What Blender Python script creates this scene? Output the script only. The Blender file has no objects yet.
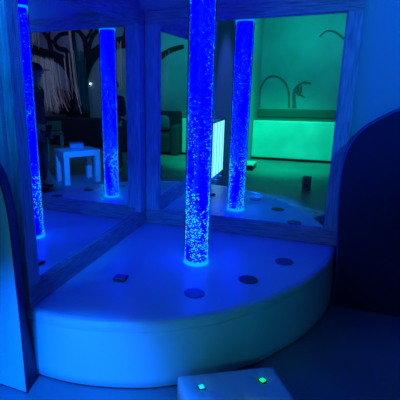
import bpy, bmesh, math, random
from mathutils import Vector, Matrix
S = bpy.context.scene
COL = S.collection
PI = math.pi
FZ = -0.36          # the room's floor; z = 0 is the top of the padded platform

# ------------------------------------------------------------------ camera
yaw, pitch, roll = 0.3985, -0.2633, -0.0055
fw = Vector((-math.sin(yaw)*math.cos(pitch), math.cos(yaw)*math.cos(pitch), math.sin(pitch)))
rt = Vector((math.cos(yaw), math.sin(yaw), 0)); up = rt.cross(fw)
rt2 = rt*math.cos(roll)+up*math.sin(roll); up2 = up*math.cos(roll)-rt*math.sin(roll)
cd = bpy.data.cameras.new('camera'); cam = bpy.data.objects.new('camera', cd); COL.objects.link(cam)
M = Matrix((rt2, up2, -fw)).transposed().to_4x4(); M.translation = (1.2696, -2.9313, 1.0597)
cam.matrix_world = M
cd.sensor_width = 36; cd.lens = 36*418.72/400; cd.shift_x = 0.1293; cd.shift_y = -0.0067
cd.clip_start = 0.02
S.camera = cam

# ------------------------------------------------------------------ world, light, exposure
S.view_settings.view_transform = 'Standard'; S.view_settings.look = 'None'
S.view_settings.gamma = 1.0; S.view_settings.exposure = 0.0; S.view_settings.use_curve_mapping = False
w = bpy.data.worlds.new('world'); S.world = w; w.use_nodes = True
w.node_tree.nodes['Background'].inputs[0].default_value = (0.0, 0.01, 0.05, 1)
w.node_tree.nodes['Background'].inputs[1].default_value = 0.3

def lamp(name, loc, target, color, power, size, kind='AREA', spot=60, blend=.6):
    d = bpy.data.lights.new(name, kind); d.energy = power; d.color = color
    if kind == 'AREA': d.shape = 'DISK'; d.size = size
    else: d.shadow_soft_size = size
    if kind == 'SPOT': d.spot_size = math.radians(spot); d.spot_blend = blend
    o = bpy.data.objects.new(name, d); COL.objects.link(o); o.location = loc
    o.rotation_euler = (Vector(target)-Vector(loc)).to_track_quat('-Z', 'Y').to_euler()
    return o
lamp('blue_low_fill', (0.42, -3.5, 0.10), (0.16, -1.45, -0.24), (0.0, 0.115, 1.0), 200, 0, 'SPOT', 36, .9)  # bare spot without a fixture, added to brighten the platform's left front
lamp('blue_floor_fill', (0.35, -2.5, 2.2), (0.42, -2.0, -0.36), (0.0, 0.13, 1.0), 560, .05, 'SPOT', 35, .6)  # added spot that lifts the left floor and the stool
lamp('blue_wall_fill', (2.5, -1.6, 2.2), (1.65, 0.0, 1.3), (0.0, 0.20, 1.0), 140, .1, 'SPOT', 46, .6)  # added from above to light the wall and stile at the right
lamp('blue_upper_fill', (0.9, -1.5, 2.25), (0.3, -0.0, 2.1), (0.012, 0.01, 1.0), 10, .3)  # added blue wash for the wall over the mirrors
lamp('green_ceiling_light', (0.5, -3.7, 2.1), (0.5, -5.1, -0.2), (0.0, 1.0, 0.42), 370, .3, 'SPOT', 68, .8)
lamp('green_wall_light', (0.75, -4.4, 2.2), (0.9, -6.0, 1.3), (0.0, 1.0, 0.6), 14, .4)
lamp('violet_ceiling_light', (4.3, -4.0, 2.2), (4.2, -6.0, 1.2), (0.35, 0.3, 1.0), 6, .5)
lamp('teal_ceiling_light', (2.0, -4.6, 2.2), (1.9, -6.0, 1.3), (0.0, 0.5, 1.0), 4, .4)
lamp('blue_recess_fill', (0.25, -2.1, 2.3), (-0.10, -1.48, 1.2), (0.0, 0.17, 1.0), 150, .05, 'SPOT', 30, .8)  # added wash on the recess return and the frame's side, no lamp there
lamp('blue_table_fill', (1.25, -0.95, 0.9), (2.12, -2.3, -0.12), (0.0, 0.15, 1.0), 230, 0, 'SPOT', 34, .8)  # hangs in mid-air, added only to brighten the table's near faces
lamp('blue_side_fill', (1.0, -2.7, 2.3), (-0.03, -2.9, 0.9), (0.05, 0.12, 1.0), 60, .05, 'SPOT', 50, .8)  # added wash for the strip of left rear wall in the mirror
lamp('green_fill_light', (1.75, -2.7, 0.62), (0.85, -1.15, -0.2), (0.0, 0.55, 0.75), 9, 0, 'SPOT', 46, .9)  # unseen teal fill added for the right front of the platform

# ------------------------------------------------------------------ materials
def mat(name, col, rough=.6, metal=0, spec=.5, bump=None, var=None, emit=None, es=0):
    m = bpy.data.materials.new(name); m.use_nodes = True; nt = m.node_tree; N = nt.nodes; L = nt.links
    b = N['Principled BSDF']
    b.inputs['Base Color'].default_value = (*col, 1); b.inputs['Roughness'].default_value = rough
    b.inputs['Metallic'].default_value = metal; b.inputs['Specular IOR Level'].default_value = spec
    tc = N.new('ShaderNodeTexCoord')
    if emit:
        b.inputs['Emission Color'].default_value = (*emit, 1); b.inputs['Emission Strength'].default_value = es
    if var:   # (scale, amount, distort, stretch)
        mp = N.new('ShaderNodeMapping'); mp.inputs['Scale'].default_value = var[2]
        L.new(tc.outputs['Object'], mp.inputs[0])
        n = N.new('ShaderNodeTexNoise'); n.inputs['Scale'].default_value = var[0]; n.inputs['Detail'].default_value = 5
        L.new(mp.outputs[0], n.inputs['Vector'])
        r = N.new('ShaderNodeValToRGB'); r.color_ramp.elements[0].position = .3; r.color_ramp.elements[1].position = .7
        a = var[1]
        r.color_ramp.elements[0].color = (*[c*(1-a) for c in col], 1); r.color_ramp.elements[1].color = (*[min(1, c*(1+a*.5)) for c in col], 1)
        L.new(n.outputs['Fac'], r.inputs[0]); L.new(r.outputs[0], b.inputs['Base Color'])
    if bump:  # (scale, strength, stretch)
        mp = N.new('ShaderNodeMapping'); mp.inputs['Scale'].default_value = bump[2]
        L.new(tc.outputs['Object'], mp.inputs[0])
        n = N.new('ShaderNodeTexNoise'); n.inputs['Scale'].default_value = bump[0]; n.inputs['Detail'].default_value = 4
        L.new(mp.outputs[0], n.inputs['Vector'])
        bp = N.new('ShaderNodeBump'); bp.inputs['Strength'].default_value = bump[1]; bp.inputs['Distance'].default_value = .02
        L.new(n.outputs['Fac'], bp.inputs['Height']); L.new(bp.outputs[0], b.inputs['Normal'])
    return m
def emis(name, col, strength, sample=True):
    m = bpy.data.materials.new(name); m.use_nodes = True; nt = m.node_tree; nt.nodes.clear()
    e = nt.nodes.new('ShaderNodeEmission'); o = nt.nodes.new('ShaderNodeOutputMaterial')
    e.inputs[0].default_value = (*col, 1); e.inputs[1].default_value = strength
    nt.links.new(e.outputs[0], o.inputs[0])
    if not sample: m.cycles.emission_sampling = 'NONE'
    return m
def glass(name, tint=(1, 1, 1), glow=None, mixglow=.4):
    m = bpy.data.materials.new(name); m.use_nodes = True; nt = m.node_tree; N = nt.nodes; L = nt.links; N.clear()
    o = N.new('ShaderNodeOutputMaterial'); t = N.new('ShaderNodeBsdfTransparent'); t.inputs[0].default_value = (*tint, 1)
    mx = N.new('ShaderNodeMixShader')
    if glow:
        e = N.new('ShaderNodeEmission'); e.inputs[0].default_value = (*glow[0], 1); e.inputs[1].default_value = glow[1]
        mx.inputs[0].default_value = mixglow; L.new(t.outputs[0], mx.inputs[1]); L.new(e.outputs[0], mx.inputs[2])
    else:
        g = N.new('ShaderNodeBsdfGlossy'); g.inputs['Roughness'].default_value = .04
        f = N.new('ShaderNodeFresnel'); f.inputs[0].default_value = 1.45
        L.new(f.outputs[0], mx.inputs[0]); L.new(t.outputs[0], mx.inputs[1]); L.new(g.outputs[0], mx.inputs[2])
    L.new(mx.outputs[0], o.inputs[0]); return m

one = (1, 1, 1)
M_wall = mat('painted_wall', (.42, .44, .5), .8, bump=(40, .06, one))
M_ceil = mat('ceiling_paint', (.15, .15, .18), .9)  # out of view, kept dark to cut bounced light
M_dwall = mat('low_bounce_wall', (.16, .17, .2), .85, bump=(40, .06, one))  # for the unseen side wall, darkened so it bounces less light
M_floor = mat('vinyl_floor', (.28, .29, .32), .45, var=(1.3, .35, one), bump=(30, .05, one))
M_mirror = mat('mirror_glass', (.80, .83, .86), 0.0, 1.0)
M_vinyl = mat('white_vinyl', (.78, .79, .82), .30, spec=.5, bump=(5, .5, one))
M_vside = mat('white_vinyl_side', (.78, .79, .82), .45, spec=.4, bump=(2.5, .25, (1, 1, .4)))
M_woodh = mat('whitewashed_wood_rail', (.62, .34, .36), .7, var=(9, .5, (1, 1, 14)), bump=(12, .5, (1, 1, 14)))
M_woodhl = mat('whitewashed_wood_rail_grain', (.40, .31, .33), .7, var=(9, .5, (1, 1, 14)), bump=(12, .5, (1, 1, 14)))
M_woodv = mat('whitewashed_wood_stile', (.60, .46, .50), .7, var=(9, .45, (9, 9, .8)), bump=(12, .5, (9, 9, .8)))
M_navy = mat('navy_vinyl', (.012, .008, .07), .5, spec=.3, bump=(3, .2, one))
M_purple = mat('purple_vinyl', (.08, .005, .08), .5)
M_black = mat('black_plastic', (.012, .012, .015), .5)
M_dotb = mat('dark_blue_disc', (.05, .05, .24), .4)
M_dotf = mat('mid_blue_disc', (.10, .10, .42), .4)
M_dotr = mat('dark_red_disc', (.05, .01, .03), .4)
M_acr = glass('clear_acrylic')
M_water = emis('glowing_blue_water', (0, 0, 1), 9.0)
M_bub = emis('bubble_glow', (.0, .10, 1.0), 1.2, False)
M_bub2 = emis('bubble_glow_pale', (.02, .65, 1.0), 1.3, False)
M_ring = emis('base_ring_glow', (.0, .35, 1.0), 1.3, False)
M_panelA = emis('light_panel_bright', (.20, .70, .8), 2.0)
M_panelB = emis('light_panel_green', (.12, .8, .7), 1.1)
M_grey = mat('grey_metal', (.30, .32, .33), .5, .3)
M_mural = mat('painted_mural_wall', (.5, .5, .55), .85, var=(1.2, .25, one))
M_bark = mat('black_tree_paint', (.02, .02, .03), .9, bump=(10, .4, one))
M_fibre = emis('fibre_strand_glow', (.35, .42, .75), .27, False)
M_white = mat('white_laminate', (.75, .76, .8), .4)
M_matt = mat('padded_white_bench', (.75, .77, .78), .5, var=(2.5, .2, one), bump=(4, .3, one))
M_teald = mat('dark_green_mat', (.10, .12, .12), .7)
M_shirt = mat('dark_shirt', (.06, .03, .07), .9, bump=(14, .3, one))
M_jean = mat('dark_trousers', (.035, .035, .07), .9)
M_cap = mat('maroon_cap', (.14, .03, .08), .8)
M_paint = mat('faded_wall_paint', (.13, .17, .18), .9)
M_skin = mat('skin', (.42, .27, .22), .55)
M_hair = mat('dark_hair', (.02, .015, .012), .6)
M_lens = mat('blue_lit_lens', (.1, .35, .9), .4)  # blue light on the glasses, put into their colour
M_maroon = mat('maroon_fabric', (.30, .03, .07), .95, bump=(9, .3, one))

# ------------------------------------------------------------------ helpers
def tag(o, label=None, cat=None, group=None, kind=None):
    if label: o['label'] = label
    if cat: o['category'] = cat
    if group: o['group'] = group
    if kind: o['kind'] = kind
    return o
def link(name, bm, m, parent=None, smooth=False, bevel=0, seg=2):
    bmesh.ops.recalc_face_normals(bm, faces=bm.faces)
    me = bpy.data.meshes.new(name); bm.to_mesh(me); bm.free()
    for mm in (m if isinstance(m, (list, tuple)) else [m]): me.materials.append(mm)
    o = bpy.data.objects.new(name, me); COL.objects.link(o)
    if parent: o.parent = parent
    if smooth:
        for p in me.polygons: p.use_smooth = True
    if bevel:
        b = o.modifiers.new('bevel', 'BEVEL'); b.width = bevel; b.segments = seg; b.limit_method = 'ANGLE'; b.angle_limit = .7
    return o
def empty(name, loc, rz=0):
    o = bpy.data.objects.new(name, None); COL.objects.link(o); o.location = loc; o.rotation_euler = (0, 0, rz)
    o.empty_display_size = .05
    return o
def box(bm, a, b, mi=0):
    r = bmesh.ops.create_cube(bm, size=1)
    for v in r['verts']:
        v.co = Vector([(a[i]+b[i])/2 + v.co[i]*(b[i]-a[i]) for i in range(3)])
    for v in r['verts']:
        for f in v.link_faces: f.material_index = mi
    return r['verts']
def bx(*ab):
    bm = bmesh.new(); box(bm, ab[0], ab[1]); return bm
def cyl(bm, c, r, z0, z1, n=32, r2=None, caps=True):
    r2 = r if r2 is None else r2
    A = [bm.verts.new((c[0]+r*math.cos(2*PI*i/n), c[1]+r*math.sin(2*PI*i/n), z0)) for i in range(n)]
    B = [bm.verts.new((c[0]+r2*math.cos(2*PI*i/n), c[1]+r2*math.sin(2*PI*i/n), z1)) for i in range(n)]
    for i in range(n): bm.faces.new((A[i], A[(i+1) % n], B[(i+1) % n], B[i]))
    if caps: bm.faces.new(A[::-1]); bm.faces.new(B)
def lathe(bm, prof, c=(0, 0), n=40):
    rings = []
    for r, z in prof:
        rings.append([bm.verts.new((c[0]+r*math.cos(2*PI*i/n), c[1]+r*math.sin(2*PI*i/n), z)) for i in range(n)])
    for a, b in zip(rings, rings[1:]):
        for i in range(n): bm.faces.new((a[i], a[(i+1) % n], b[(i+1) % n], b[i]))
    bm.faces.new(rings[0][::-1]); bm.faces.new(rings[-1])
def prism(bm, pts, h0, h1, axis='y'):
    f = (lambda a, b, h: (a, h, b)) if axis == 'y' else (lambda a, b, h: (a, b, h))
    A = [bm.verts.new(f(a, b, h0)) for a, b in pts]; B = [bm.verts.new(f(a, b, h1)) for a, b in pts]
    n = len(pts)
    for i in range(n): bm.faces.new((A[i], A[(i+1) % n], B[(i+1) % n], B[i]))
    bm.faces.new(A); bm.faces.new(B[::-1])
def spline(P, k=6):
    P = [Vector(p) for p in P]; out = []
    for i in range(len(P)-1):
        a = P[max(i-1, 0)]; b = P[i]; c = P[i+1]; d = P[min(i+2, len(P)-1)]
        for j in range(k):
            t = j/k
            out.append(.5*((2*b)+(c-a)*t+(2*a-5*b+4*c-d)*t*t+(3*b-a-3*c+d)*t**3))
    out.append(P[-1]); return out
def tube(bm, P, R, n=8, flat=1.0, ns=6):
    """swept tube through points; flat squashes it along y"""
    Q = spline(P, ns); m = len(Q)
    rr = [R[0]+(R[-1]-R[0])*i/(m-1) for i in range(m)] if len(R) == 2 else [R[int(i*(len(R)-1)/(m-1))]*(1-((i*(len(R)-1)/(m-1)) % 1))+R[min(int(i*(len(R)-1)/(m-1))+1, len(R)-1)]*((i*(len(R)-1)/(m-1)) % 1) for i in range(m)]
    rings = []
    for i, q in enumerate(Q):
        t = (Q[min(i+1, m-1)]-Q[max(i-1, 0)]).normalized()
        ref = Vector((0, 1, 0)) if abs(t.y) < .9 else Vector((1, 0, 0))
        u = t.cross(ref).normalized(); v = u.cross(t).normalized()
        rings.append([bm.verts.new(q+u*(rr[i]*math.cos(2*PI*k/n))+v*(rr[i]*flat*math.sin(2*PI*k/n))) for k in range(n)])
    for a, b in zip(rings, rings[1:]):
        for i in range(n): bm.faces.new((a[i], a[(i+1) % n], b[(i+1) % n], b[i]))
    bm.faces.new(rings[0][::-1]); bm.faces.new(rings[-1])
def struct(name, bm, m): return tag(link(name, bm, m), kind='structure')

# ------------------------------------------------------------------ the room
XR, YB, ZT = 6.4, -6.0, 2.45
struct('floor', bx((-1.3, YB-.1, FZ-.1), (XR+.1, .15, FZ)), M_floor)
struct('ceiling', bx((-1.3, YB-.1, ZT), (XR+.1, .15, ZT+.1)), M_ceil)
struct('wall_front', bx((-.03, .03, FZ), (XR+.1, .15, ZT)), M_wall)
b = bmesh.new()
box(b, (-1.15, -1.48, FZ), (-.03, .15, ZT))
struct('wall_left', b, M_wall)
struct('wall_recess', bx((-1.3, -2.0, FZ), (-1.15, .15, ZT)), M_wall)
struct('wall_left_rear', bx((-1.3, YB-.1, FZ), (-.03, -2.0, ZT)), M_wall)
struct('wall_right', bx((XR, YB, FZ), (XR+.1, .03, ZT)), M_dwall)
struct('wall_back', bx((-.03, YB-.1, FZ), (XR, YB, ZT)), M_mural)

# ------------------------------------------------------------------ padded quarter-round platform
def arc(r0=1.412, r1=1.472, n=48):
    pts = []
    for i in range(n+1):
        th = -PI/2*i/n; u = i/n
        k = [1.407, 1.402, 1.398, 1.405, 1.430, 1.462, 1.484, 1.486, 1.473]
        s = u*(len(k)-1); j = min(int(s), len(k)-2); r = k[j]+(k[j+1]-k[j])*(3*(s-j)**2-2*(s-j)**3)
        pts.append((r*math.cos(th), r*math.sin(th)))
    return pts
A = arc()
pl = empty('corner_platform', (.6, -.6, FZ))
tag(pl, 'white padded quarter-round corner platform under the two mirrors and the bubble tube', 'platform')
def rel(bm, e):
    for v in bm.verts: v.co -= e.location
    return bm
def inset(P, d): return [(x*(1-d/math.hypot(x, y)), y*(1-d/math.hypot(x, y))) for x, y in P]
bm = bmesh.new()      # top cushion with a rounded lip
layers = [(0.030, 0.0), (0.012, -0.005), (0.003, -0.014), (0, -0.028), (0.0, -0.05)]
rings = []
for d, z in layers:
    Q = [(.0, .0)]+inset(A, d)
    rings.append([bm.verts.new((x, y, z)) for x, y in Q])
for a, c in zip(rings, rings[1:]):
    for i in range(len(a)): bm.faces.new((a[i], a[(i+1) % len(a)], c[(i+1) % len(a)], c[i]))
bm.faces.new(rings[0]); bm.faces.new(rings[-1][::-1])
link('top_cushion', rel(bm, pl), M_vinyl, pl, smooth=False)
bm = bmesh.new()      # skirt, slightly tucked in at the bottom
rings = []
for d, z in [(0.003, -.05), (0.0, -.06), (-.006, -.18), (-.010, -.30), (-.010, FZ+.016), (.006, FZ+.008)]:
    rings.append([bm.verts.new((x, y, z)) for x, y in [(0, 0)]+inset(A, d)])
for a, c in zip(rings, rings[1:]):
    for i in range(len(a)): bm.faces.new((a[i], a[(i+1) % len(a)], c[(i+1) % len(a)], c[i]))
bm.faces.new(rings[0]); bm.faces.new(rings[-1][::-1])
o = link('skirt', rel(bm, pl), M_vside, pl, smooth=True)
bm = bmesh.new(); prism(bm, [(0.02, -.02)]+[(x*.97, y*.97) for x, y in A][1:-1], FZ, FZ+.02, 'z')
link('plinth', rel(bm, pl), M_black, pl)
# three round discs set in the vinyl and one square touch plate
def disc(x, y, m, label):
    bm = bmesh.new(); lathe(bm, [(.054, 0.0), (.054, .0025), (.050, .004), (.044, .0045)], n=36)
    o = link('floor_disc', bm, m, smooth=False); o.location = (x, y, .0005)
    return tag(o, label, 'disc', 'discs on the platform')
disc(.718, -1.005, M_dotf, 'dark blue disc on the platform right in front of the bubble tube')
disc(.951, -.739, M_dotr, 'dark red disc in the middle of the three on the platform')
disc(1.114, -.408, M_dotb, 'dark blue disc on the platform nearest the right mirror frame')
sw = empty('touch_plate', (.285, -1.0, .0)); sw.rotation_euler = (0, 0, math.radians(8))
tag(sw, 'small dark square touch plate on the platform in front of the left mirror', 'switch')
link('bezel', bx((-.036, -.036, 0), (.036, .036, .012)), M_black, sw, bevel=.003)
link('button', bx((-.028, -.028, .010), (.028, .028, .017)), mat('dim_blue_button', (.14, .14, .4), .4), sw, bevel=.003)

# ------------------------------------------------------------------ framed mirrors
def framed(name, label, a0, a1, side):
    """a runs away from the corner; side 'R' = on y=0 plane, 'L' = on x=0 plane"""
    zb, zt, W, H = .108, 1.47, .087, 1.557
    T = .025
    def P(a, d, z):       # d = distance out of the wall
        return (a, -d, z) if side == 'R' else (d, -a, z)
    def blk(bm, A0, D0, Z0, A1, D1, Z1):
        p = P(A0, D0, Z0); q = P(A1, D1, Z1)
        box(bm, [min(x, y) for x, y in zip(p, q)], [max(x, y) for x, y in zip(p, q)])
    loc = P((a0+a1)/2, 0, 0)
    e = empty(name, loc); tag(e, label, 'mirror', 'framed corner mirrors')
    o0, o1 = (T if side == 'R' else .0), a1+W
    o0 = T+.0005
    D0, z0 = -.028, .002
    def fin(nm, bm, m): return link(nm, rel(bm, e), m, e, bevel=.004)
    bm = bmesh.new(); blk(bm, o0, D0, z0, o1, T, zb); fin('bottom_rail', bm, M_woodh)
    bm = bmesh.new(); blk(bm, o0, D0, zt, o1, T, H); fin('top_rail', bm, M_woodh)
    bm = bmesh.new(); blk(bm, o0, D0, zb, a0, T-.001, zt); fin('stile', bm, M_woodv)
    bm = bmesh.new(); blk(bm, a1, D0, zb, o1, T-.001, zt); fin('stile', bm, M_woodv)
    bm = bmesh.new(); blk(bm, a0-.01, -.01, zb-.01, a1+.01, 0, zt+.01)
    link('mirror_glass', rel(bm, e), M_mirror, e)
    bm = bmesh.new()      # thin inner beading
    for q in ((a0, 0, zb, a0+.006, .012, zt), (a1-.006, 0, zb, a1, .012, zt), (a0, 0, zb, a1, .012, zb+.006), (a0, 0, zt-.006, a1, .012, zt)):
        blk(bm, *q)
    link('beading', rel(bm, e), M_woodv, e)
    return e
framed('framed_mirror', 'wood-framed mirror on the right side of the corner, reflecting the green-lit bench', .128, 1.328, 'R')
framed('framed_mirror', 'wood-framed mirror on the left side of the corner, reflecting the tree mural and table', .122, 1.375, 'L')

# ------------------------------------------------------------------ bubble tube
TX, TY, R = .6094, -.6068, .075
t = empty('bubble_tube', (TX, TY, 0))
tag(t, 'tall glowing blue bubble tube standing on the corner platform', 'bubble tube')
bm = bmesh.new(); cyl(bm, (0, 0), R, .004, 1.90, 64, caps=False)
link('acrylic_tube', bm, M_acr, t, smooth=True)
bm = bmesh.new(); cyl(bm, (0, 0), R-.011, .02, 1.53, 64, caps=False)
link('water_column', bm, M_water, t, smooth=True)
bm = bmesh.new(); lathe(bm, [(R-.003, 1.545), (R-.003, 1.90), (R-.02, 1.905)], n=48)
link('top_lining', bm, emis('top_lining_glow', (0, 0, 1), 1.6), t, smooth=False)
bm = bmesh.new(); lathe(bm, [(R-.004, 1.531), (R-.0015, 1.532), (R-.0015, 1.542), (R-.004, 1.543)], n=48)
link('water_line_ring', bm, emis('water_line_glow', (0, .35, 1), 1.3), t)
bm = bmesh.new(); lathe(bm, [(R+.001, .0005), (R+.001, .010), (R-.006, .016), (R-.012, .018)], n=48)
link('base_ring', bm, M_ring, t)
bm = bmesh.new(); lathe(bm, [(R, 1.905), (R, 1.955), (R-.01, 1.965)], n=48)
link('cap', bm, M_black, t)
random.seed(4)
tmp = bmesh.new(); bmesh.ops.create_icosphere(tmp, subdivisions=1, radius=1)
tv = [v.co.copy() for v in tmp.verts]; tf = [[v.index for v in f.verts] for f in tmp.faces]; tmp.free()
verts, faces, mi = [], [], []
for i in range(8000):
    z = .022+1.48*min(1, abs(random.gauss(0, 1))*.36) if random.random() < .72 else random.uniform(.03, 1.50)
    if z > 1.5: continue
    ang = random.uniform(0, 2*PI); rr = R-.0085+random.uniform(-.003, .002)
    s = random.uniform(.0014, .0034)*(1.35 if z < .5 else .85)
    if random.random() > .45+.55*math.sin(2*ang+z*7)*math.sin(ang-z*4+1): continue
    k = len(verts); c = Vector((rr*math.cos(ang), rr*math.sin(ang), z))
    verts += [c+v*s for v in tv]; faces += [[k+q for q in f] for f in tf]
    mi += [1 if random.random() < (.5 if z < .45 else .16) else 0]*len(tf)
me = bpy.data.meshes.new('bubbles'); me.from_pydata(verts, [], faces); me.materials.append(M_bub); me.materials.append(M_bub2)
me.polygons.foreach_set('material_index', mi)
o = bpy.data.objects.new('bubbles', me); COL.objects.link(o); o.parent = t; o['kind'] = 'stuff'; o['label'] = 'rising cyan bubbles'

# ------------------------------------------------------------------ arched padded panels either side
def arch_panel(label, outline, y0, y1, loc, mf, me_, piping, back=lambda x, z: x):
    e = empty('arched_pad', loc); tag(e, label, 'padded panel', 'arched padded panels')
    n = len(outline)
    bm = bmesh.new(); prism(bm, outline, y0, y1-.0)
    for v in bm.verts:
        if abs(v.co.y-y0) < 1e-6: v.co.x = back(v.co.x, v.co.z)
    link('body', rel(bm, e), me_, e, bevel=.006)
    # front face pad, slightly proud
    cx = sum(p[0] for p in outline)/n; cz = sum(p[1] for p in outline)/n
    ins = [(x+(cx-x)*.004, z+(cz-z)*.004) for x, z in outline]
    bm = bmesh.new(); prism(bm, ins, y1-.008, y1)
    link('front_face', rel(bm, e), mf, e, bevel=.004)
    P = [(x, y1-.002, z) for x, z in outline]
    bm = bmesh.new(); tube(bm, P, [.005, .005], 6, ns=2)
    link('piping', rel(bm, e), piping, e, smooth=True)
    return e
def smooth2(P): return [(v.x, v.z) for v in spline([(x, 0, z) for x, z in P], 5)]
base = [(0.035, FZ+.004), (.036, -.1), (.018, .12), (.002, .33), (-.002, .5), (.006, .62), (.03, .71), (.085, .795), (.17, .862), (.27, .918), (.40, .955), (.52, .96)]
half = smooth2(base)
wid = .52*2
full = half+[(wid-x, z) for x, z in half[::-1]][1:]
arch_panel('dark navy arched padded panel standing against the wall beside the right mirror',
           [(1.387+x, z) for x, z in full], -.045, -.16, (1.9, -.1, FZ), M_navy, M_navy, mat('blue_piping', (.06, .07, .35), .4))
lb = [(0, FZ+.004), (0, .03), (-.003, .2), (-.006, .42), (-.014, .555), (-.038, .67), (-.09, .75), (-.17, .81), (-.28, .855), (-.42, .88)]
half = smooth2(lb)
full = half+[(-.84-x, z) for x, z in half[::-1]][1:]
arch_panel('light-faced arched padded panel with purple edge at the left end of the platform',
           [(.078+x, z) for x, z in full], -1.492, -1.60, (-.35, -1.545, FZ), mat('pale_vinyl_face', (.75, .77, .8), .4, bump=(2.5, .4, one)), M_purple, M_purple,
           lambda x, z: x-(0 if x < -.35 else .018+.04*min(1, max(0, (z+.36)/.35))))

# ------------------------------------------------------------------ tufted cube stool with lit buttons
A0 = Vector((.758, -1.385, 0)); ex = Vector((.856, .517, 0)).normalized(); L_ = .455
ct = A0+ex*L_/2+Vector((ex.y, -ex.x, 0))*L_/2
st = empty('pad_stool', (ct.x, ct.y, FZ), math.atan2(ex.y, ex.x))
tag(st, 'low vinyl pad stool with lit square buttons on the floor before the platform', 'stool')
n = 41; bm = bmesh.new(); h = L_/2
BT = [(-.140, .140), (.140, .140), (.03, 0.01), (-.140, -.140), (.140, -.140)]
def hz(x, y):
    z = .145+.008*(1-(x/h)**4)*(1-(y/h)**4)
    for bx_, by_ in BT:
        dx, dy = x-bx_, y-by_; d = math.hypot(dx, dy); a = math.atan2(dy, dx)
        z -= .016*math.exp(-(d/.035)**2)+.0035*math.exp(-(d/.07)**2)*math.cos(a*7+bx_*9)
    ed = min(h-abs(x), h-abs(y)); z -= .010*max(0, 1-ed/.012)**2
    return z
V = [[bm.verts.new((-h+2*h*i/(n-1), -h+2*h*j/(n-1), hz(-h+2*h*i/(n-1), -h+2*h*j/(n-1)))) for j in range(n)] for i in range(n)]
for i in range(n-1):
    for j in range(n-1): bm.faces.new((V[i][j], V[i+1][j], V[i+1][j+1], V[i][j+1]))
per = [V[i][0] for i in range(n)]+[V[n-1][j] for j in range(1, n)]+[V[i][n-1] for i in range(n-2, -1, -1)]+[V[0][j] for j in range(n-2, 0, -1)]
dn = [bm.verts.new((v.co.x, v.co.y, .012)) for v in per]
for i in range(len(per)): bm.faces.new((per[i], per[(i+1) % len(per)], dn[(i+1) % len(per)], dn[i]))
bm.faces.new(dn)
link('cushion', bm, M_vside, st, smooth=True)
link('plinth', bx((-.20, -.20, 0), (.20, .20, .014)), M_black, st)
cols = [(0, .75, 1), (0, 1, .25), (.75, .8, .2), (0, .05, .1), (.05, .02, .05)]
for k, (bx_, by_) in enumerate(BT):
    z = .145-.016
    e2 = link('button_bezel', bx((-.016, -.016, 0), (.016, .016, .014)), M_black, st, bevel=.002)
    e2.location = (bx_, by_, z); e2.rotation_euler = (0, 0, [.15, .45, .2, .3, .1][k])
    bm = bmesh.new(); box(bm, (-.011, -.011, .012), (.011, .011, .0185))
    link('lit_button', bm, emis('button_glow', cols[k], 1.3), e2, bevel=.002)

# ------------------------------------------------------------------ glowing light panel on the left rear wall (seen in the right mirror)
lp = empty('light_panel', (-.03, -2.4, .2))
tag(lp, 'bright glowing wall light panel with knobs, seen in the right mirror behind the bubble tube', 'light panel')
y0, y1, z0, z1 = .345, -.345, -.39, .43
X0 = .0
bm = bmesh.new()
box(bm, (X0, y1, z0), (X0+.03, y0, z1)); link('housing', bm, M_grey, lp, bevel=.004)
bm = bmesh.new()
for a, c in (((y1, z1-.035), (y0, z1)), ((y1, z0), (y0, z0+.11)), ((y1, z0+.11), (y1+.035, z1-.035)), ((y0-.035, z0+.11), (y0, z1-.035))):
    box(bm, (X0+.03, a[0], a[1]), (X0+.045, c[0], c[1]))
link('front_frame', bm, M_grey, lp, bevel=.003)
nb = 12; yy = (y0-.035)-(y1+.035)
for k in range(nb):
    a = y1+.035+yy*k/nb
    link('light_bar', bx((X0+.03, a+.002, z0+.112), (X0+.040, a+yy/nb-.002, z1-.037)), M_panelB if k % 3 == 1 else M_panelA, lp)
for k in range(5):
    bm = bmesh.new(); cyl(bm, (0, 0), .015, 0, .022, 16, .012)
    o = link('knob', bm, M_white if k % 2 else M_black, lp); o.location = (X0+.044, y1+.09+k*.13, z0+.055); o.rotation_euler = (0, PI/2, 0)

# ------------------------------------------------------------------ things seen in the mirrors: bench wall on the green side
be = empty('padded_bench', (.71, -5.65, FZ))
tag(be, 'long white padded bench lit green against the back wall, seen in the right mirror', 'bench')
link('front_pad', rel(bx((-.02, -5.36, FZ+.05), (1.44, -5.30, .39)), be), M_matt, be, bevel=.015)
link('body', rel(bx((-.02, -5.98, FZ+.05), (1.44, -5.362, .375)), be), M_matt, be)
link('seat_mat', rel(bx((-.02, -5.98, .377), (1.44, -5.37, .41)), be), M_teald, be, bevel=.01)
link('bolster', rel(bx((-.02, -5.985, .412), (1.44, -5.86, .57)), be), M_teald, be, bevel=.02)
link('toe_kick', rel(bx((-.02, -5.96, FZ), (1.44, -5.38, FZ+.048)), be), M_black, be)
sb = empty('floor_step', (.07, -4.35, FZ))
tag(sb, 'low dark box step on the floor in front of the green-lit bench', 'step')
link('box', bx((-.09, -.2, 0), (.13, .2, .085)), M_black, sb, bevel=.004)
link('top_board', bx((-.095, -.205, .087), (.135, .205, .10)), M_white, sb, bevel=.003)
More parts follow.
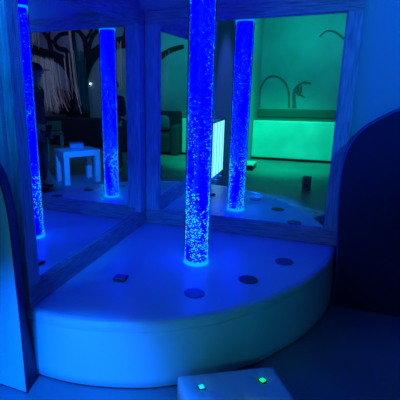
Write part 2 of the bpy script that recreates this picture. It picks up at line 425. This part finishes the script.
# arch outline and swirl raised on the wall over the bench
bm = bmesh.new()
tube(bm, [(-.02, YB+.012, .60), (-.02, YB+.012, .95), (.1, YB+.012, 1.17), (.27, YB+.012, 1.2), (.43, YB+.012, 1.1), (.53, YB+.012, .9), (.56, YB+.012, .60)], [.018, .018], 6, .6)
tag(link('arch_outline', bm, M_paint, smooth=True), 'dark painted arch outline on the green-lit wall above the bench', 'wall decoration')
bm = bmesh.new()
tube(bm, [(.66, YB+.014, .60), (.64, YB+.014, .78), (.64, YB+.014, .95), (.78, YB+.014, 1.08), (.93, YB+.014, 1.06)], [.035, .012], 6, .4)
tube(bm, [(.66, YB+.014, .92), (.74, YB+.014, .86), (.84, YB+.014, .80)], [.03, .008], 6, .4)
tube(bm, [(.72, YB+.014, 1.0), (.74, YB+.014, .92), (.72, YB+.014, .84)], [.05, .02], 6, .4)
tag(link('painted_branch', bm, M_paint, smooth=True), 'dark curling painted branch beside the arch outline on the back wall', 'wall decoration')
bm = bmesh.new()
tube(bm, [(1.0, YB+.01, 1.9), (1.12, YB+.01, 2.0), (1.28, YB+.01, 1.96), (1.42, YB+.01, 1.85)], [.012, .02], 6, .4)
tag(link('painted_twig', bm, M_paint, smooth=True), 'faint painted twig high on the green-lit back wall', 'wall decoration')

# dark sofa and cushion between bench and tree
so = empty('dark_sofa', (2.26, -5.52, FZ))
tag(so, 'low dark sofa against the back wall beside the tree mural', 'sofa')
link('seat', bx((-.62, -.35, .04), (.62, .36, .42)), M_jean, so, bevel=.05, seg=3)
link('backrest', bx((-.62, -.42, .30), (.62, -.22, .86)), M_jean, so, bevel=.06, seg=3)
for s in (-1, 1): link('armrest', bx((s*.70-.09, -.40, .0), (s*.70+.09, .38, .62)), M_jean, so, bevel=.05, seg=3)
def pillow(x, y, z, rx, rz, m, label, s=.2):
    bm = bmesh.new(); bmesh.ops.create_uvsphere(bm, u_segments=24, v_segments=14, radius=1)
    for v in bm.verts:
        a = v.co; k = (abs(a.x)**4+abs(a.y)**4)**.25 or 1
        q = math.hypot(a.x, a.y)/k if k > 1e-6 else 1
        v.co = Vector((a.x*q*s, a.y*q*s, a.z*.32*s*(1.1-.4*abs(a.x*a.y))))
    o = link('cushion', bm, m, smooth=True); o.location = (x, y, z); o.rotation_euler = (rx, 0, rz)
    return tag(o, label, 'cushion')
pillow(2.0, -5.62, FZ+.62, PI/2-.3, .1, mat('pale_blue_fabric', (.2, .3, .45), .9), 'pale blue cushion leaning on the dark sofa', .17)

wp = link('dark_base_block', bx((3.05, -5.62, FZ), (6.0, -5.98, FZ+.66)), M_jean, bevel=.04)  # block added to fill the dark area below the mural
tag(wp, 'long dark block added along the back wall to darken the foot of the tree mural', 'bench')
bg = empty('brown_bag', (2.42, -2.0, FZ), .5)
tag(bg, 'soft brown bag standing on the floor between the capped person and the table', 'bag')
bm = bmesh.new(); lathe(bm, [(.07, 0), (.085, .03), (.082, .12), (.065, .22), (.04, .30), (.05, .34)], n=20)
for v in bm.verts: v.co.x *= .75+.1*math.sin(v.co.z*30)
link('sack', bm, mat('brown_fabric', (.30, .16, .12), .9, bump=(12, .4, one)), bg, smooth=True)
bm = bmesh.new(); tube(bm, [(-.03, 0, .335), (-.025, 0, .42), (.025, 0, .42), (.03, 0, .335)], [.007, .007], 8); link('handle', bm, M_black, bg, smooth=True)

# small speaker box on the floor
sp = empty('small_speaker', (1.10, -3.12, FZ), .2)
tag(sp, 'small dark speaker box on the floor, seen at the left edge of the right mirror', 'speaker')
link('cabinet', bx((-.05, -.05, 0), (.05, .05, .18)), M_teald, sp, bevel=.006)
bm = bmesh.new(); cyl(bm, (0, 0), .034, 0, .006, 24); o = link('driver', bm, M_black, sp); o.location = (0, .05, .065); o.rotation_euler = (-PI/2, 0, 0)
bm = bmesh.new(); cyl(bm, (0, 0), .018, 0, .006, 20); o = link('tweeter', bm, M_black, sp); o.location = (0, .05, .14); o.rotation_euler = (-PI/2, 0, 0)

# ------------------------------------------------------------------ tree mural with fibre strands
tr = empty('mural_tree', (4.3, YB, FZ))
tag(tr, 'big black bare tree on the wall mural with spreading branches, seen in the left mirror', 'tree mural')
yt = YB+.02
def br(nm, pts, R_, m=M_bark):
    bm = bmesh.new(); tube(bm, [(x, yt, z) for x, z in pts], R_, 10, .10 if max(R_) > .1 else .3)
    link(nm, rel(bm, tr), m, tr, smooth=True)
br('trunk', [(4.38, FZ+.05), (4.33, .2), (4.28, .8), (4.27, 1.25), (4.27, 1.6)], [.5, .36, .26, .25, .3])
br('branch', [(4.35, 1.15), (4.55, 1.50), (4.85, 1.70), (5.2, 1.80), (5.75, 1.97)], [.16, .14, .12, .11, .10])
br('branch', [(4.18, 1.2), (4.02, 1.52), (3.8, 1.75), (3.45, 1.90), (2.9, 1.95), (2.45, 1.50), (2.25, 1.60), (1.95, 1.76), (1.65, 1.83)], [.17, .15, .13, .12, .13, .09, .07, .055, .04])
br('branch', [(5.0, 1.74), (5.03, 2.05), (5.15, 2.25), (5.3, 2.42)], [.07, .04])
br('branch', [(4.38, 1.5), (4.37, 1.9), (4.38, 2.40)], [.10, .05])
br('branch', [(4.55, 1.45), (4.55, 1.82), (4.78, 1.90), (4.88, 2.05), (4.72, 2.20), (4.45, 2.23)], [.06, .045])
br('branch', [(4.85, 2.05), (5.02, 2.10), (5.0, 2.4)], [.04, .03])
br('branch', [(4.05, 1.5), (4.03, 1.82), (4.06, 2.06), (4.2, 2.25), (4.35, 2.3)], [.07, .04])
br('branch', [(3.98, 1.78), (3.88, 2.06), (3.72, 2.25), (3.6, 2.40)], [.055, .035])
br('branch', [(4.06, 2.05), (3.9, 2.2), (3.85, 2.42)], [.04, .025])
br('branch', [(3.1, 1.98), (3.0, 2.2), (3.05, 2.40)], [.05, .03])
random.seed(11)
def strands(name, label, spec, m):
    bm = bmesh.new()
    for x0, x1, zt0, zt1, zb0, zb1, sway, cnt, r in spec:
        for i in range(cnt):
            u = random.random(); x = x0+(x1-x0)*u; zt = zt0+(zt1-zt0)*u+random.uniform(-.05, .05)
            zb = zb0+(zb1-zb0)*u+random.uniform(-.05, .2); s = sway*random.uniform(.6, 1.3)
            y = YB+random.uniform(.20, .30)
            tube(bm, [(x, y, zt), (x-.25*s, y+.01, zt-(zt-zb)*.4), (x-.55*s, y+.02, zt-(zt-zb)*.75), (x-s+random.uniform(-.05, .05), y+.02, zb)], [r, r*.8], 4, 1, 4)
    o = link(name, bm, m); return tag(o, label, 'fibre curtain', kind='stuff')
strands('fibre_strands', 'pale glowing fibre strands hanging in a curtain from the black tree branches',
        [(5.45, 4.80, 1.75, 1.62, .50, .42, .10, 70, .0032), (5.0, 4.6, 1.65, 1.5, .50, .40, .24, 18, .0036), (4.36, 4.28, 2.4, 2.4, .40, .40, .28, 3, .007), (5.5, 5.0, 2.3, 2.3, 1.9, 1.9, .0, 10, .004), (4.5, 4.1, 1.7, 1.9, .7, .8, .12, 8, .004), (3.3, 2.7, 1.95, 1.95, .9, .9, .02, 16, .004)], M_fibre)
strands('fibre_strands', 'teal glowing fibre strands hanging from the tapered end of the long branch',
        [(2.2, 1.7, 1.6, 1.8, .65, .6, -.18, 7, .006)], emis('teal_fibre_glow', (.02, .35, .6), .45, False))
YB_, YB = YB, YB-.11
strands('fibre_strands', 'dim teal strands hanging in front of the tree trunk on the mural',
        [(4.3, 3.95, 2.0, 1.6, .45, .45, .03, 22, .009)], emis('dim_teal_fibre_glow', (.0, .16, .42), .10, False))
YB = YB_
bm = bmesh.new(); bmesh.ops.create_icosphere(bm, subdivisions=2, radius=.02)
o = link('spot_lamp', bm, emis('spot_lamp_glow', (.6, 1, 1), 6)); o.location = (3.95, YB+.025, 1.08)
tag(o, 'tiny bright white-blue lamp on the mural beside the tree trunk', 'lamp')
# maroon cloth hanging below the branches
bm = bmesh.new()
for i in range(2):
    pass
n = 30
F = [bm.verts.new((4.55+.42*i/n, YB+.16+.02*math.sin(i*1.3), 1.0-.15*abs(i/n-.5))) for i in range(n+1)]
G = [bm.verts.new((4.53+.46*i/n, YB+.17+.02*math.sin(i*1.3+.4), .37)) for i in range(n+1)]
for i in range(n): bm.faces.new((F[i], F[i+1], G[i+1], G[i]))
o = link('hanging_cloth', bm, M_maroon, smooth=True); sm = o.modifiers.new('s', 'SOLIDIFY'); sm.thickness = .01
tag(o, 'dark maroon cloth hanging on the wall behind the pale strands left of the trunk', 'cloth')

# ------------------------------------------------------------------ table and things on it
tb = empty('low_table', (2.14, -2.42, FZ), 0)
# table edges: long side direction from (1.87,-2.52) to (2.17,-2.12)
dx = Vector((.30, .40, 0)).normalized(); tb.rotation_euler = (0, 0, math.atan2(dx.y, dx.x))
tag(tb, 'small white square-legged table, seen in the left mirror in front of the tree mural', 'table')
hx, hy, hh = .285, .21, .49
link('table_top', bx((-hx, -hy, hh-.085), (hx, hy, hh)), M_white, tb, bevel=.004)
for sx in (-1, 1):
    for sy in (-1, 1):
        link('leg', bx((sx*(hx-.04)-.04, sy*(hy-.04)-.04, 0), (sx*(hx-.04)+.04, sy*(hy-.04)+.04, hh-.086)), M_white, tb, bevel=.003)
bk = empty('storage_box', (2.20, -2.50, FZ+hh+.001), .7)
tag(bk, 'small pale blue box standing on the low white table', 'box')
link('box_body', bx((-.10, -.07, 0), (.10, .07, .07)), mat('pale_blue_plastic', (.25, .4, .55), .5), bk, bevel=.005)
link('lid', bx((-.104, -.074, .071), (.104, .074, .085)), mat('blue_plastic_lid', (.1, .2, .4), .5), bk, bevel=.004)
# child's chair beyond the table
ch = empty('childs_chair', (3.55, -3.85, FZ), .7)
tag(ch, 'small green chair standing on the floor behind the low white table', 'chair')
M_gr = mat('green_plastic', (.12, .35, .25), .5)
link('seat', bx((-.16, -.15, .50), (.16, .15, .54)), M_gr, ch, bevel=.006)
link('backrest', bx((-.16, -.17, .56), (.16, -.145, .74)), M_gr, ch, bevel=.006)
for sx in (-1, 1):
    for sy in (-1, 1):
        link('leg', bx((sx*.14-.015, sy*.135-.015, 0), (sx*.14+.015, sy*.135+.015, .499 if sy > 0 else .555)), M_white, ch, bevel=.003)

# ------------------------------------------------------------------ people
def skin(name, V_, E_, m, parent, sub=2, root=0):
    me = bpy.data.meshes.new(name); me.from_pydata([v[:3] for v in V_], E_, []); me.materials.append(m)
    o = bpy.data.objects.new(name, me); COL.objects.link(o)
    if parent: o.parent = parent
    s = o.modifiers.new('skin', 'SKIN')
    for i, v in enumerate(V_):
        r = v[3] if isinstance(v[3], tuple) else (v[3], v[3])
        me.skin_vertices[0].data[i].radius = r
        me.skin_vertices[0].data[i].use_root = (i == root)
    sb_ = o.modifiers.new('sub', 'SUBSURF'); sb_.levels = sub; sb_.render_levels = sub
    s.use_smooth_shade = True
    return o
def person(loc, rz, H, label, cap, mask, arm=0):
    e = empty('person', loc, rz); tag(e, label, 'person')
    V_, E_ = [], []
    def add(p, r, c=None):
        V_.append((p[0]*H, p[1]*H, p[2]*H, (r[0]*H, r[1]*H) if isinstance(r, tuple) else r*H))
        if c is not None: E_.append((c, len(V_)-1))
        return len(V_)-1
    pe = add((0, 0, .53), (.082, .058)); sp_ = add((0, 0, .61), (.074, .052), pe); cht = add((0, .005, .71), (.09, .06), sp_)
    nb_ = add((0, .005, .815), (.05, .04), cht); nk = add((0, 0, .86), .029, nb_)
    jaw = add((0, -.012, .892), (.036, .045), nk); hd = add((0, -.006, .935), (.044, .054), jaw); ht = add((0, .002, .978), (.034, .042), hd)
    add((0, -.067, .917), .008, hd) if False else None
    arms = []
    for s in (-1, 1):
        sh = add((s*.098, .008, .80), .034, nb_); el = add((s*.125, .02, .635), .025, sh)
        if arm == 0 or s < 0: wr = add((s*.128, -.03, .495), .016, el); hn = add((s*.126, -.045, .455), (.020, .012), wr); d = (0, -.25, -1)
        else: wr = add((s*.09, -.11, .70), .016, el); hn = add((s*.075, -.13, .735), (.020, .012), wr); d = (-.2, -.5, .8)
        hc = Vector(V_[hn][:3])/H; dv = Vector(d).normalized(); sd = Vector((0, 1, 0)) if d[2] < 0 else Vector((1, 0, 0))
        for k, ln in enumerate((.036, .042, .040, .032)):
            o_ = hc+sd*((k-1.5)*.010)+dv*.014
            a = add(o_, .0055, hn); b_ = add(o_+dv*ln*.55+Vector((0, -.004, 0)), .0048, a); add(o_+dv*ln+Vector((0, -.010, 0)), .004, b_)
        o_ = hc-sd*.018; a = add(o_, .006, hn); add(o_-sd*.012+dv*.022, .005, a)
        arms.append((sh, el, wr))
        hp = add((s*.048, 0, .49), .052, pe); kn = add((s*.056, -.008, .285), .034, hp); an = add((s*.058, .012, .045), .021, kn); add((s*.064, -.06, .018), (.022, .016), an)
    skin('body', V_, E_, M_skin, e)
    # clothes
    W = [(0, 0, .50, (.092, .066)), (0, 0, .60, (.084, .062)), (0, .005, .71, (.098, .068)), (0, .005, .80, (.07, .05)), (0, .003, .835, (.042, .036))]
    Q = [(v[0]*H, v[1]*H, v[2]*H, (v[3][0]*H, v[3][1]*H)) for v in W]; Ed = [(0, 1), (1, 2), (2, 3), (3, 4)]
    for sh, el, wr in arms:
        k = len(Q); a, b_, c = (Vector(V_[i][:3]) for i in (sh, el, wr))
        Q += [(*a, .044*H), (*b_, .033*H), (*(b_+(c-b_)*.85), .024*H)]; Ed += [(3, k), (k, k+1), (k+1, k+2)]
    skin('shirt', Q, Ed, M_shirt, e)
    Q = [(0, 0, .535*H, (.090*H, .066*H))]; Ed = []
    for s in (-1, 1):
        k = len(Q); Q += [(s*.05*H, 0, .48*H, .060*H), (s*.057*H, -.008*H, .285*H, .044*H), (s*.058*H, .008*H, .06*H, .036*H)]; Ed += [(0, k), (k, k+1), (k+1, k+2)]
    skin('trousers', Q, Ed, M_jean, e)
    for s in (-1, 1):
        skin('shoe', [(s*.058*H, .025*H, .024*H, (.026*H, .022*H)), (s*.062*H, -.03*H, .020*H, (.027*H, .019*H)), (s*.066*H, -.075*H, .016*H, (.024*H, .014*H))], [(0, 1), (1, 2)], M_black, e)
    # head features
    hc = Vector((0, -.006, .935))*H
    bm = bmesh.new(); bmesh.ops.create_uvsphere(bm, u_segments=24, v_segments=16, radius=1)
    for v in list(bm.verts):
        if v.co.z < -.35 and v.co.y < .1: pass
    geom = [f for f in bm.faces if f.calc_center_median().z < (.25 if f.calc_center_median().y < 0.05 else -.45)]
    bmesh.ops.delete(bm, geom=geom, context='FACES')
    for v in bm.verts: v.co = hc+Vector((v.co.x*.050, .006+v.co.y*.060, v.co.z*.055+.004))*H
    o = link('hair', bm, M_hair, e, smooth=True); o.modifiers.new('s', 'SOLIDIFY').thickness = .006
    for s in (-1, 1):
        bm = bmesh.new(); bmesh.ops.create_icosphere(bm, subdivisions=2, radius=.0065*H)
        o = link('eye', bm, M_white, e, smooth=True); o.location = hc+Vector((s*.018, -.047, .003))*H
        bm = bmesh.new(); bmesh.ops.create_icosphere(bm, subdivisions=2, radius=.013*H)
        for v in bm.verts: v.co.x *= .35
        o = link('ear', bm, M_skin, e, smooth=True); o.location = hc+Vector((s*.045, .004, -.002))*H
    skin('nose', [(hc.x, hc.y-.048*H, hc.z+.002*H, .005*H), (hc.x, hc.y-.060*H, hc.z-.014*H, .009*H)], [(0, 1)], M_skin, e)
    bm = bmesh.new(); box(bm, (hc.x-.016*H, hc.y-.056*H, hc.z-.030*H), (hc.x+.016*H, hc.y-.046*H, hc.z-.024*H)); link('mouth', bm, M_maroon, e, bevel=.003)
    if cap:
        bm = bmesh.new(); bmesh.ops.create_uvsphere(bm, u_segments=28, v_segments=16, radius=1)
        bmesh.ops.delete(bm, geom=[f for f in bm.faces if f.calc_center_median().z < .0], context='FACES')
        for v in bm.verts: v.co = hc+Vector((v.co.x*.058, v.co.y*.067+.004, v.co.z*.062+.014))*H
        o = link('cap', bm, M_cap, e, smooth=True); o.modifiers.new('s', 'SOLIDIFY').thickness = .008
        bm = bmesh.new(); P = [(math.cos(a)*.05*H, -(.045+math.sin(a)*.07)*H) for a in [PI*i/14 for i in range(15)]]
        prism(bm, P, 0, .006*H, 'z'); b2 = link('brim', bm, M_cap, o, bevel=.003); b2.location = hc+Vector((0, 0, .014))*H
        bm = bmesh.new(); box(bm, (hc.x-.036*H, hc.y-.060*H, hc.z-.006*H), (hc.x+.036*H, hc.y-.052*H, hc.z+.011*H))
        link('glasses', bm, M_lens, e, bevel=.004)
    return e
person((2.33, -1.78, FZ), PI/2*-1+.35, 1.69, 'person in maroon cap and dark clothes standing left of the table in the left mirror', True, True)
person((1.86, -3.12, FZ), PI-.3, 1.50, 'person in dark clothes half hidden behind the bubble tube in the left mirror', False, False, 1)
